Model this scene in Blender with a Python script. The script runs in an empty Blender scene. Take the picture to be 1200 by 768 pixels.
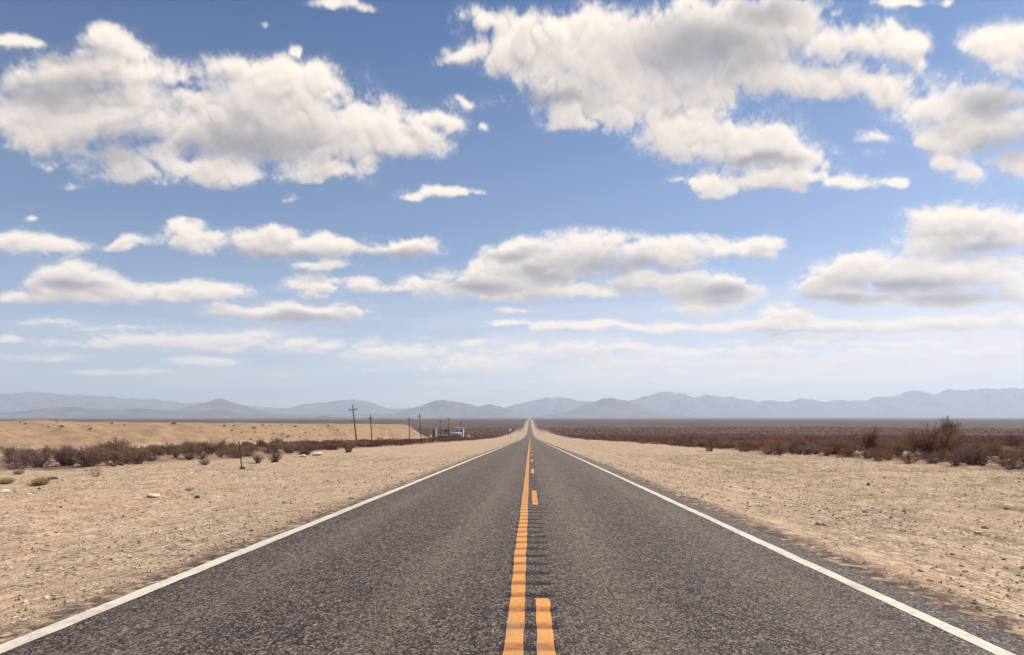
import bpy, math, random
import numpy as np
from mathutils import Vector, Matrix

random.seed(11)
RNG = np.random.default_rng(11)
SC = bpy.context.scene
COL = SC.collection
R = math.radians

# ------------------------------------------------------------------ camera
F_PX, VX, VY, CAM_H = 790.0, 621.0, 491.0, 1.5      # focal length and vanishing point in pixels of the 1200 x 768 photograph
cam_d = bpy.data.cameras.new('camera')
cam = bpy.data.objects.new('camera', cam_d); COL.objects.link(cam)
cam.location = (0, 0, CAM_H); cam.rotation_euler = (R(90), 0, 0)
cam_d.sensor_fit = 'HORIZONTAL'; cam_d.sensor_width = 36; cam_d.lens = F_PX/1200*36
cam_d.shift_x = -(VX-600)/1200; cam_d.shift_y = (VY-384)/1200
cam_d.clip_start = .05; cam_d.clip_end = 120000
SC.camera = cam

# ------------------------------------------------------------------ light
SUN_EL, SUN_AZ = 50.0, 58.0                          # azimuth clockwise from the road's direction (+Y)
SKY_STRENGTH = .10
SC.view_settings.view_transform = 'Standard'; SC.view_settings.look = 'None'
SC.view_settings.gamma = 1; SC.view_settings.use_curve_mapping = False
SC.view_settings.exposure = 0.45
sun_d = bpy.data.lights.new('sun', 'SUN'); sun_d.energy = 4.5; sun_d.angle = R(.5); sun_d.color = (1, .925, .83)
sun = bpy.data.objects.new('sun', sun_d); COL.objects.link(sun)
sdir = Vector((math.cos(R(SUN_EL))*math.sin(R(SUN_AZ)), math.cos(R(SUN_EL))*math.cos(R(SUN_AZ)), math.sin(R(SUN_EL))))
sun.location = (0, 0, 60); sun.rotation_euler = sdir.to_track_quat('Z', 'Y').to_euler()
SC.cycles.max_bounces = 6; SC.cycles.diffuse_bounces = 2; SC.cycles.glossy_bounces = 2
SC.cycles.transparent_max_bounces = 4; SC.cycles.volume_bounces = 1
SC.cycles.use_adaptive_sampling = True; SC.cycles.adaptive_threshold = .015
SC.cycles.use_denoising = True

# ---- procedural cloud layer: a 3D density field lit by marching towards the sun,
#      laid out in azimuth / elevation (radians) round the horizon
CLOUDS = """
0 52 45 9|130 50 42 22|110 84 85 25|60 108 95 34|140 140 100 40|35 145 70 36|150 190 62 24|62 192 34 9 .5|85 215 26 9 .4
285 84 44 16|300 110 92 40|345 96 60 28|330 150 135 50|400 150 85 36|430 165 62 32|255 206 62 20|380 202 55 14|480 166 42 22|515 148 36 13|555 122 24 10|572 152 10 6 .7|225 108 20 12 .7|340 235 12 8 .5
395 6 50 10|345 55 8 8 .8|317 22 8 6 .5|515 228 52 8
565 22 32 22|538 70 34 13|590 60 42 32|640 62 60 36|620 30 28 20|690 72 55 40|690 36 32 22|680 112 70 30|665 146 32 15|730 130 62 27|780 100 92 38|800 50 122 42|880 20 105 28|930 48 105 30|1010 50 62 30|1058 50 22 28|870 82 92 32|985 100 85 21|930 88 60 20|1040 106 30 20|785 165 38 30|840 160 92 30|890 170 66 32|940 188 48 20|835 216 38 17|900 214 62 13|985 213 64 11|1050 213 14 7|790 215 18 7 .7|985 172 16 10 .55|1028 155 15 14 .6|1020 180 12 8 .5
1050 3 38 7|1110 4 12 6 .6|1160 50 36 23|1200 56 52 30|1160 112 62 26|1100 130 52 26|1185 150 72 46|1098 166 46 16|1140 206 26 20|1108 190 18 11|1195 190 52 26
18 285 44 15|62 291 52 12|40 259 10 7 .7|150 283 20 8 .8|143 292 14 8 .8|215 270 28 13|232 283 58 14|300 290 62 18|322 280 24 12|385 284 52 14|425 295 72 15|482 292 30 14|375 312 34 7
85 325 48 18|45 346 42 9|105 345 66 14|205 343 88 12|265 340 28 11|75 351 72 8|365 335 38 14 .8|430 337 22 13|510 338 82 14|350 367 98 13|270 366 30 9|420 366 20 11
605 298 38 19|612 322 62 18|560 326 34 15|590 345 62 9|700 288 62 20|680 310 92 24|780 298 62 22|762 330 82 14|890 290 32 15|845 290 42 12|700 341 92 9|812 340 62 16|852 346 52 18|820 362 48 11|608 364 28 6 .8
1085 264 30 22|1135 260 62 22|1185 270 52 28|1100 290 62 20|1000 302 38 10|1010 316 62 14|972 326 42 15|950 336 22 12|1085 325 92 20|1155 320 72 20|1000 350 62 14|1105 350 105 14|1195 346 52 13
620 383 62 6 .8|700 383 95 8 .8|790 386 52 6 .8|850 385 42 6 .8|925 370 32 11|900 385 72 9|1000 382 115 10|1120 380 95 10|1185 378 42 10|950 401 115 8 .7|1100 402 105 8 .8
15 398 24 6.3 0.73|110 403 85 10.2 0.63|190 400 95 12.8 0.73|260 405 72 11.4 0.68|350 408 64 11.4 0.79|240 425 64 7.7 0.73|440 414 52 12.8 0.79|500 415 64 12.8 0.68|560 427 54 10.2 0.79|620 410 64 11.4 0.58|680 415 66 11.4 0.73|725 426 64 10.2 0.73|800 428 80 9.0 0.52|900 425 80 9.0 0.58|1000 425 90 10.2 0.63|1150 425 90 11.4 0.63|350 440 90 5.1 0.42|650 444 120 6.3 0.42|1000 445 160 7.7 0.52|60 378 60 7.7 0.52|150 386 70 6.3 0.52|300 392 60 7.7 0.52|480 396 70 7.7 0.52|560 402 50 6.3 0.52|60 420 90 7.7 0.52|150 436 120 6.3 0.52|480 432 90 7.7 0.52|700 405 70 7.7 0.63|800 412 90 7.7 0.63|900 412 80 7.7 0.63|1050 416 90 9.0 0.73|1160 412 70 9.0 0.73|760 440 120 7.7 0.58|900 446 140 7.7 0.63|1120 440 130 9.0 0.68|1180 455 120 6.3 0.63|560 448 110 6.3 0.52|250 452 140 6.3 0.42
"""
def cloud_layer(NX=1344, NY=512, NW=20, seed=23):
    rng = np.random.default_rng(seed)
    f, cx, cy = 790.0, 621.0, 491.0
    az = np.radians(np.linspace(-45, 45, NX, dtype=np.float32))
    el = np.radians(np.linspace(0.0, 35.0, NY, dtype=np.float32))
    A, E = np.meshgrid(az, el)
    U = cx + f*np.tan(A); V = cy - f*np.tan(E)/np.cos(A)
    yv = np.cumsum((0.42/(np.sin(el)+0.13)) * (el[1]-el[0])).astype(np.float32)
    warp = [0, 0]
    def row_noise(sx, sy, nz):
        """stack of lattice noise slices on turned, warped coordinates, squeezed towards the horizon as a flat layer is"""
        L = rng.standard_normal((nz, 128, 128)).astype(np.float32)
        th = rng.uniform(.3, 1.2); c, s_ = math.cos(th), math.sin(th)
        gx = A*1.05/sx + warp[0]*.22; gy = (yv[:, None] + 0*A)/sy + warp[1]*.22
        x = gx*c - gy*s_ + 512; y = gx*s_ + gy*c + 512
        xi = np.floor(x).astype(np.int32); yi = np.floor(y).astype(np.int32)
        fx = x-xi; fy = y-yi; fx = fx*fx*fx*(fx*(fx*6-15)+10); fy = fy*fy*fy*(fy*(fy*6-15)+10)
        x0, x1, y0, y1 = xi & 127, (xi+1) & 127, (yi & 127)*128, ((yi+1) & 127)*128
        i00, i10, i01, i11 = y0+x0, y0+x1, y1+x0, y1+x1
        w00, w10, w01, w11 = (1-fx)*(1-fy), fx*(1-fy), (1-fx)*fy, fx*fy
        out = np.empty((nz, NY, NX), np.float32)
        for q in range(nz):
            l = L[q].ravel()
            out[q] = l[i00]*w00 + l[i10]*w10 + l[i01]*w01 + l[i11]*w11
        return out
    def zsmooth(n, NWo):
        nz = n.shape[0]; z = np.linspace(0, nz-1.001, NWo); zi = z.astype(int); fz = (z-zi)[:, None, None].astype(np.float32); fz = fz*fz*(3-2*fz)
        return n[zi]*(1-fz) + n[zi+1]*fz
    k = np.clip(np.sin(E)*2.3+.10, .1, 1)              # foreshortening towards the horizon
    wx = zsmooth(row_noise(.040, .030, 2), 1)[0] + zsmooth(row_noise(.014, .011, 2), 1)[0]*.4
    wy = zsmooth(row_noise(.040, .030, 2), 1)[0] + zsmooth(row_noise(.014, .011, 2), 1)[0]*.4
    warp[0], warp[1] = wx, wy
    Uw = U + wx*7*k; Vw = V + wy*4.5*k
    w = np.linspace(-1, 1, NW, dtype=np.float32)
    S = np.zeros((NW, NY, NX), np.float32)
    G = np.ones((NY, NX), np.float32)
    for t in CLOUDS.replace('\n', '|').split('|'):
        v = t.split()
        if not v: continue
        x, y, rx, ry = map(float, v[:4]); wgt = float(v[4]) if len(v) > 4 else 1.0
        wc = rng.uniform(-.55, .55)
        a0 = math.atan((x-cx)/f); e0 = math.atan((cy-y)/f*math.cos(a0))
        ra, re = (rx*2.3+22)/f, (ry*2.3+16)/f
        i0, i1 = np.searchsorted(az, [a0-ra, a0+ra]); j0, j1 = np.searchsorted(el, [e0-re, e0+re])
        if i1 <= i0 or j1 <= j0: continue
        sl = (slice(j0, j1), slice(i0, i1))
        dy = (Vw[sl]-y)/ry
        r2 = ((Uw[sl]-x)/rx)**2 + np.where(dy > 0, dy*1.15, dy*.95)**2
        G[sl] *= 1-.9*wgt*np.exp(-r2*1.2)
        rw = .55
        b = wgt*np.exp(-(r2[None]*1.1+(((w-wc)/rw)**2)[:, None, None]))
        S[(slice(None),)+sl] = np.maximum(S[(slice(None),)+sl], b)
    G = 1-G
    def billow(n): return np.minimum(np.sqrt(n*n+.035), 1.6)*1.15-.45
    N = zsmooth(row_noise(.066, .042, 4), NW)*.22
    N += billow(zsmooth(row_noise(.040, .028, 5), NW))*.34
    N += billow(zsmooth(row_noise(.0180, .0135, 7), NW))*.24
    rim = np.clip(1.25-G*1.15, .12, 1)[None]
    NF = billow(row_noise(.0080, .0066, NW))*.13*(.35+.65*rim) + row_noise(.0036, .0031, NW)*.14*rim
    soft = np.clip(wx*.5+.5, 0, 1)
    F = (.55*S + .55*(S*0+G[None])*np.exp(-(w*w*1.2))[:, None, None]) - .40 + (N-.12)*(.72*np.clip(.45+G*.8, 0, 1))[None]
    DL = np.clip(F*1.9, 0, 1)
    D = np.clip((F+NF*.80-.03)*2.0, 0, 1)*np.clip((G-.16)*7, 0, 1)[None]
    wisp = np.clip(G*1.9-.30, 0, 1)*np.clip(N[NW//2]+NF[NW//2]*1.2+.16, 0, .5)      # thin fringes
    dens = (D**1.3 + .055*wisp[None]) * (26.0/NW)
    T = np.zeros_like(D); prev = 0
    for m in (1, 2, 4, 6, 9, 13, 18):
        mw = m//3
        sh = np.roll(np.roll(np.roll(DL, -m, 1), -int(m*.4), 2), mw, 0)
        sh[:, NY-m:] = 0
        if mw: sh[:mw] = 0
        T += sh*(m-prev); prev = m
    T *= .20
    # thick cores: more cloud above them keeps their bases grey
    K = np.zeros((NY, NX), np.float32)
    for t in CORES.split('|'):
        x, y, rx, ry = map(float, t.split())
        K = np.maximum(K, np.exp(-((Uw-x)/rx)**2-((Vw-y)/ry)**2))
    P = np.zeros((NY, NX), np.float32)
    for m in (8, 14, 22, 32):                          # the bulk of cloud standing above each point
        mm = np.clip((m*k[:, 0]*1.3), 2, 60).astype(int); rows = np.minimum(np.arange(NY)+mm, NY-1)
        P += np.roll(G[rows], -m//3, 1)*.25
    P = np.clip(P*1.25-.25, 0, 1)
    lit = (.62*np.exp(-T*1.0)+.38)*(1+.10*NF)*np.exp(-(K*.80+P*.24)*(1.0+.35*N))
    tr = np.ones((NY, NX), np.float32); C = np.zeros((NY, NX), np.float32)
    for i in range(NW):
        a = 1-np.exp(-dens[i]*.42)
        C += tr*a*lit[i]; tr *= 1-a
    alpha = 1-tr
    L = C/np.maximum(alpha, 1e-3)
    return az, el, alpha, L
CORES = "290 168 75 22|60 108 70 18|130 172 60 18|820 55 80 34|900 20 50 14|640 120 50 12|1165 118 50 18|1180 172 45 18|720 312 75 11|640 322 30 8|845 342 40 8|1055 335 70 9|1150 292 45 10|890 186 50 8|80 335 40 7|330 300 60 6|1000 350 60 6|690 165 30 10|60 70 50 8|560 335 40 6|460 300 40 6|600 300 30 7|350 372 60 5|960 392 60 5|1110 352 60 6"

# ------------------------------------------------------------------ node helpers
class NT:
    def __init__(s, tree): s.t = tree
    def n(s, kind, **kw):
        nd = s.t.nodes.new(kind)
        for k, v in kw.items():
            if k.startswith('i_'): s.set(nd.inputs[k[2:].replace('_', ' ')], v)
            elif k[:2] == 'in' and k[2:].isdigit(): s.set(nd.inputs[int(k[2:])], v)
            else: setattr(nd, k, v)
        return nd
    def set(s, sock, v):
        if isinstance(v, bpy.types.NodeSocket): s.t.links.new(v, sock)
        else: sock.default_value = v
    def math(s, op, a, b=0.0, c=None, clamp=False):
        nd = s.n('ShaderNodeMath', operation=op, use_clamp=clamp, in0=a, in1=b)
        if c is not None: s.set(nd.inputs[2], c)
        return nd.outputs[0]
    def mix(s, f, a, b, blend='MIX'):
        nd = s.n('ShaderNodeMix', data_type='RGBA', blend_type=blend)
        s.set(nd.inputs[0], f); s.set(nd.inputs[6], rgba(a)); s.set(nd.inputs[7], rgba(b))
        return nd.outputs[2]
    def ramp(s, f, lo, hi, a=0.0, b=1.0, smooth=True):
        nd = s.n('ShaderNodeMapRange', interpolation_type='SMOOTHSTEP' if smooth else 'LINEAR')
        for k, v in zip(('Value', 'From Min', 'From Max', 'To Min', 'To Max'), (f, lo, hi, a, b)): s.set(nd.inputs[k], v)
        return nd.outputs[0]
    def noise(s, vec, scale, detail=2.0, rough=.55, dist=0.0):
        return s.n('ShaderNodeTexNoise', i_Vector=vec, i_Scale=scale, i_Detail=detail, i_Roughness=rough, i_Distortion=dist).outputs['Fac']
    def cells(s, vec, scale, rnd=1.0, feature='F1'):
        return s.n('ShaderNodeTexVoronoi', feature=feature, i_Vector=vec, i_Scale=scale, i_Randomness=rnd)
    def stretch(s, vec, sx, sy, sz=1.0):
        return s.n('ShaderNodeVectorMath', operation='MULTIPLY', in0=vec, in1=(sx, sy, sz)).outputs[0]
def rgba(c):
    if isinstance(c, (tuple, list)) and len(c) == 3: return (*c, 1.0)
    return c

# ------------------------------------------------------------------ world: sky texture with a cloud layer over it
def build_world():
    world = bpy.data.worlds.new('World'); SC.world = world; world.use_nodes = True
    az, el, alpha, lit = cloud_layer()
    NY, NX = alpha.shape
    im = bpy.data.images.new('cloud_layer', NX, NY, alpha=False, float_buffer=True, is_data=True)
    px = np.ones((NY, NX, 4), np.float32); px[..., 0] = lit; px[..., 1] = alpha; px[..., 2] = 0
    im.pixels.foreach_set(px.ravel()); im.update()
    T = NT(world.node_tree); T.t.nodes.clear()
    co = T.n('ShaderNodeTexCoord').outputs['Generated']
    xyz = T.n('ShaderNodeSeparateXYZ', in0=co).outputs
    a = T.math('ARCTAN2', xyz[0], xyz[1]); e = T.math('ARCSINE', xyz[2])
    u = T.ramp(a, float(az[0]), float(az[-1]), smooth=False); v = T.ramp(e, 0, float(el[-1]), smooth=False)
    for nd in (u.node, v.node): nd.clamp = False
    uv = T.n('ShaderNodeCombineXYZ', in0=u, in1=v).outputs[0]
    tex = T.n('ShaderNodeTexImage', image=im, interpolation='Cubic', extension='MIRROR', i_Vector=uv)
    ch = T.n('ShaderNodeSeparateColor', in0=tex.outputs['Color']).outputs
    sky = T.n('ShaderNodeTexSky', sky_type='NISHITA', sun_disc=False, sun_elevation=R(SUN_EL), sun_rotation=R(SUN_AZ),
              altitude=900, air_density=1.0, dust_density=1.6, ozone_density=2.2).outputs[0]
    tint = T.mix(T.ramp(e, R(2), R(16)), SKY_LOW, SKY_MID); tint = T.mix(T.ramp(e, R(15), R(36)), tint, SKY_TOP)
    sky = T.mix(1.0, sky, tint, 'MULTIPLY')
    bg_sky = T.n('ShaderNodeBackground', i_Color=sky, i_Strength=SKY_STRENGTH).outputs[0]
    ccol = T.mix(T.ramp(ch[0], .17, .80, smooth=False), CLOUD_DARK, CLOUD_LIT)
    ccol = T.mix(T.ramp(e, R(1), R(10), .6, 0), ccol, (.84, .76, .70))
    veil = T.math('MULTIPLY', T.ramp(e, R(.5), R(15), 1, 0), T.ramp(a, R(-42), R(30), .28, .88))   # thin high cloud low over the horizon, thicker to the right
    veil = T.math('MULTIPLY', veil, T.ramp(T.noise(T.stretch(co, 3, 3, 26), 1.6, 5), .36, .62, .40, 1))
    bg_v = T.n('ShaderNodeBackground', i_Color=rgba((.83, .71, .62)), i_Strength=1.0).outputs[0]
    m = T.n('ShaderNodeMixShader', in0=veil, in1=bg_sky, in2=bg_v).outputs[0]
    bg_cl = T.n('ShaderNodeBackground', i_Color=ccol, i_Strength=1.0).outputs[0]
    m = T.n('ShaderNodeMixShader', in0=T.math('MULTIPLY', ch[1], T.ramp(e, R(0), R(2.5), .3, 1)), in1=m, in2=bg_cl).outputs[0]
    out = T.n('ShaderNodeOutputWorld', in0=m)
    world.cycles.sampling_method = 'MANUAL'; world.cycles.sample_map_resolution = 512
SKY_TOP, SKY_MID, SKY_LOW = (.19, .42, .64), (.69, .725, .80), (.90, .88, .97)
CLOUD_DARK, CLOUD_LIT = (.245, .23, .25), (.83, .735, .635)
build_world()

# ------------------------------------------------------------------ mesh helpers
def link(name, mesh, mat=None, parent=None):
    o = bpy.data.objects.new(name, mesh); COL.objects.link(o)
    if mat is not None:
        for m in (mat if isinstance(mat, (list, tuple)) else [mat]): mesh.materials.append(m)
    if parent is not None: o.parent = parent
    return o
def tag(o, label=None, cat=None, group=None, kind=None):
    for k, v in (('label', label), ('category', cat), ('group', group), ('kind', kind)):
        if v: o[k] = v
    return o
def empty(name, loc, rz=0.0, rot=None):
    o = bpy.data.objects.new(name, None); COL.objects.link(o)
    o.location = loc; o.rotation_euler = rot or (0, 0, rz); o.empty_display_size = .3
    return o
def mesh_np(name, V, Fc, smooth=False, mat_idx=None):
    """V (n,3), Fc (m,k) with k = 3 or 4"""
    me = bpy.data.meshes.new(name)
    V = np.ascontiguousarray(V, np.float32); Fc = np.ascontiguousarray(Fc, np.int32); m, k = Fc.shape
    me.vertices.add(len(V)); me.vertices.foreach_set('co', V.ravel())
    me.loops.add(m*k); me.loops.foreach_set('vertex_index', Fc.ravel())
    me.polygons.add(m); me.polygons.foreach_set('loop_start', np.arange(0, m*k, k, dtype=np.int32))
    if mat_idx is not None: me.polygons.foreach_set('material_index', np.ascontiguousarray(mat_idx, np.int32))
    me.update(calc_edges=True); me.validate()
    me.polygons.foreach_set('use_smooth', np.full(len(me.polygons), smooth))
    return me
def attr(me, name, vals):
    a = me.attributes.new(name, 'FLOAT', 'POINT'); a.data.foreach_set('value', np.ascontiguousarray(vals, np.float32).ravel())
class MB:
    """collects boxes, tubes and lathes; build() links them as one mesh"""
    def __init__(s): s.v = []; s.f = []
    def add(s, V, Fc):
        b = len(s.v); s.v += [tuple(p) for p in V]; s.f += [tuple(b+i for i in q) for q in Fc]; return s
    def box(s, x0, x1, y0, y1, z0, z1, c=0.0):
        if c <= 0:
            V = [(x, y, z) for z in (z0, z1) for (x, y) in ((x0, y0), (x1, y0), (x1, y1), (x0, y1))]
            return s.add(V, [(3, 2, 1, 0), (4, 5, 6, 7), (0, 1, 5, 4), (1, 2, 6, 5), (2, 3, 7, 6), (3, 0, 4, 7)])
        ring = lambda d, z: [(x0+d, y0, z), (x1-d, y0, z), (x1, y0+d, z), (x1, y1-d, z), (x1-d, y1, z), (x0+d, y1, z), (x0, y1-d, z), (x0, y0+d, z)]
        V = ring(c, z0)+ring(c, z1-c)
        V += [(x0+c+(x-x0)*(x1-x0-2*c)/(x1-x0), y0+c+(y-y0)*(y1-y0-2*c)/(y1-y0), z1) for (x, y, z) in ring(c, z1)]
        Fc = [tuple(range(7, -1, -1)), tuple(range(16, 24))]
        for L in (0, 8):
            for i in range(8): Fc.append((L+i, L+(i+1) % 8, L+8+(i+1) % 8, L+8+i))
        return s.add(V, Fc)
    def tube(s, pts, rad, n=8, caps=True):
        pts = [Vector(p) for p in pts]; rad = rad if isinstance(rad, (list, tuple)) else [rad]*len(pts)
        b = len(s.v); ref = Vector((0, 1, 0)) if abs((pts[-1]-pts[0]).normalized().y) < .9 else Vector((1, 0, 0))
        for i, p in enumerate(pts):
            d = (pts[min(i+1, len(pts)-1)]-pts[max(i-1, 0)]).normalized()
            u = d.cross(ref).normalized(); w = d.cross(u)
            for k in range(n):
                t = 2*math.pi*k/n; s.v.append(tuple(p+(u*math.cos(t)+w*math.sin(t))*rad[i]))
        for i in range(len(pts)-1):
            for k in range(n):
                s.f.append((b+i*n+k, b+(i+1)*n+k, b+(i+1)*n+(k+1) % n, b+i*n+(k+1) % n))
        if caps:
            s.f.append(tuple(b+k for k in range(n))); s.f.append(tuple(b+(len(pts)-1)*n+k for k in reversed(range(n))))
        return s
    def build(s, name, mat, parent=None, smooth=False):
        me = bpy.data.meshes.new(name); me.from_pydata(s.v, [], s.f); me.update()
        if smooth: me.polygons.foreach_set('use_smooth', [True]*len(me.polygons))
        return link(name, me, mat, parent)

def vnoise(x, y, seed=0):
    """smooth value noise, about -1..1"""
    x = np.asarray(x, np.float64); y = np.asarray(y, np.float64)
    xi = np.floor(x).astype(np.int64); yi = np.floor(y).astype(np.int64); fx = x-xi; fy = y-yi
    fx = fx*fx*(3-2*fx); fy = fy*fy*(3-2*fy)
    def h(a, b):
        n = (a*374761393 + b*668265263 + seed*982451653) & 0xffffffff
        n = ((n ^ (n >> 13))*1274126177) & 0xffffffff
        return ((n ^ (n >> 16)) & 0xffff)/32767.5-1
    return (h(xi, yi)*(1-fx)+h(xi+1, yi)*fx)*(1-fy)+(h(xi, yi+1)*(1-fx)+h(xi+1, yi+1)*fx)*fy
def fbm(x, y, oct=4, seed=0, g=.5):
    s = 0; a = 1.0
    for i in range(oct): s = s+a*vnoise(x*2**i+17.3*i, y*2**i-9.1*i, seed+i); a *= g
    return s
def sstep(a, b, x):
    t = np.clip((np.asarray(x, np.float64)-a)/(b-a), 0, 1); return t*t*(3-2*t)

# ------------------------------------------------------------------ the lie of the land
PY = np.array([-400, 0, 300, 450, 700, 1000, 1500, 2500, 4000, 6500, 10000, 16000, 40000.])
PZ = np.array([10.1, 0, -7.6, -11.0, -14.8, -17.0, -15.8, -6.6, -5.6, -1.5, 12, 30, 90.])
def road_z(Y):
    Y = np.asarray(Y, np.float64)
    return (np.interp(Y-25, PY, PZ)+np.interp(Y+25, PY, PZ)+2*np.interp(Y, PY, PZ))/4*sstep(20, 120, Y) + (-.0253*Y)*(1-sstep(20, 120, Y))
def bank(X, Y):
    """the excavated sandy bank left of the road: 0..1"""
    wob = 2.5*fbm(Y/22, X*0+3, 3, 5)
    foot = -49.5+wob
    face = sstep(foot, foot-15-3*vnoise(Y/14, X*0, 8), X)
    end = 1-sstep(340, 392, Y + .10*(-X-50) + 6*vnoise(X/15, Y/15, 9))
    return face*end
def ground_z(X, Y):
    X = np.asarray(X, np.float64); Y = np.asarray(Y, np.float64)
    z = road_z(Y)
    off = np.abs(X)
    z = z - .05 - .10*sstep(4.0, 5.2, off) - .16*sstep(5, 9, off)+.10*sstep(9, 16, off)
    amp = sstep(4.2, 9, off)
    near = 1/(1+np.maximum(Y, 0)/160)
    z = z + amp*near*(.10*fbm(X/3.1, Y/3.1, 4, 1)+.035*fbm(X/.55, Y/.7, 3, 2))
    z = z + sstep(40, 400, off)*3.0*fbm(X/420, Y/420, 3, 3)*sstep(100, 900, Y)*(1-sstep(900, 1600, Y))
    # wheel ruts and a graded windrow along the right shoulder
    rt = sstep(5, 7, X)*(1-sstep(12, 14, X))*near
    z = z + rt*.035*np.sin(X*5.2+.6*vnoise(Y/9, X*0, 4))
    b = bank(X, Y)
    top = np.interp(Y, [0, 60, 200, 350, 400], [1.30, 1.30, .0, -1.4, -1.8])
    rill = .65*fbm((X+Y*.9)/5.0, Y/3.0, 4, 12)+.32*fbm((X+Y*1.1)/2.6, Y/1.3, 3, 15)
    z = z*(1-b) + (top + .20*fbm(X/9, Y/9, 3, 13)+.10*fbm(X/2.2, Y/2.2, 3, 14))*b + rill*np.clip(b*(1-b)*4, 0, 1)*1.2
    return z
def at(px, py, Z=None):
    """ground point seen at a pixel of the photograph"""
    if Z is None:
        Zs = np.geomspace(3, 3000, 4000); g = ground_z((px-VX)/F_PX*Zs, Zs)
        k = np.argmax(VY+F_PX*(CAM_H-g)/Zs <= py); Z = float(Zs[k])
    X = (px-VX)/F_PX*Z
    return Vector((X, Z, float(ground_z(X, Z))))

# scrub cover 0..1
def scrub(X, Y):
    X = np.asarray(X, np.float64); Y = np.asarray(Y, np.float64)
    w = 3.0*fbm(X/9, Y/14, 3, 21)
    right = sstep(21.5, 24.5, X+w*.8-.02*np.clip(Y-60, 0, 200))
    left = sstep(21.5, 24.5, -X+w*.6)*(1-sstep(44, 47.5, -X+w*.3)*(1-sstep(330, 400, Y)))
    far = sstep(700, 1500, Y)
    edge = sstep(9, 17, np.abs(X)+1.5*w)
    return np.maximum(np.maximum(right, left), far*edge)

# ------------------------------------------------------------------ materials
def material(name):
    m = bpy.data.materials.new(name); m.use_nodes = True
    T = NT(m.node_tree); b = m.node_tree.nodes['Principled BSDF']
    return m, T, b
def simple(name, c1, c2, scale=3.0, rough=.85, bump=.0, bs=20.0, detail=4, metal=0.0, spec=.3, stretch=None):
    m, T, b = material(name)
    co = T.n('ShaderNodeTexCoord').outputs['Object']
    if stretch: co = T.stretch(co, *stretch)
    f = T.ramp(T.noise(co, scale, detail, .6), .3, .7)
    T.set(b.inputs['Base Color'], T.mix(f, c1, c2)); b.inputs['Roughness'].default_value = rough
    b.inputs['Metallic'].default_value = metal; b.inputs['Specular IOR Level'].default_value = spec
    if bump:
        T.set(b.inputs['Normal'], T.n('ShaderNodeBump', i_Strength=bump, i_Distance=.02, i_Height=T.noise(co, bs, 3)).outputs[0])
    return m
def island_mat(name, cols, rough=.9, spec=.2, scale=1.5, thin=0.0, tone=False):
    """colour that changes from piece to piece, and in patches over the whole thing"""
    m, T, b = material(name)
    r = T.n('ShaderNodeNewGeometry').outputs['Random Per Island']
    pos = T.n('ShaderNodeNewGeometry').outputs['Position']
    if tone: r = T.math('ADD', T.math('MULTIPLY', T.n('ShaderNodeAttribute', attribute_name='tone').outputs['Fac'], .75), T.math('MULTIPLY', r, .25))
    c = T.mix(T.ramp(r, 0, .5, smooth=False), cols[0], cols[1]); c = T.mix(T.ramp(r, .5, 1, smooth=False), c, cols[2])
    oi = T.n('ShaderNodeObjectInfo').outputs['Random']
    c = T.mix(T.math('MULTIPLY', T.ramp(T.noise(pos, scale, 2), .42, .62), .6), c, cols[3])
    v = T.math('ADD', T.math('MULTIPLY', oi, .5), .75)
    vm = T.n('ShaderNodeVectorMath', operation='SCALE'); T.set(vm.inputs[0], c); T.set(vm.inputs['Scale'], v)
    T.set(b.inputs['Base Color'], vm.outputs[0])
    b.inputs['Roughness'].default_value = rough; b.inputs['Specular IOR Level'].default_value = spec
    if thin:                                             # light passes through thin leaves and blades
        tl = T.n('ShaderNodeBsdfTranslucent', in0=vm.outputs[0]).outputs[0]
        out = [n for n in m.node_tree.nodes if n.type == 'OUTPUT_MATERIAL'][0]
        T.set(out.inputs['Surface'], T.n('ShaderNodeMixShader', in0=thin, in1=b.outputs[0], in2=tl).outputs[0])
    return m

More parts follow.
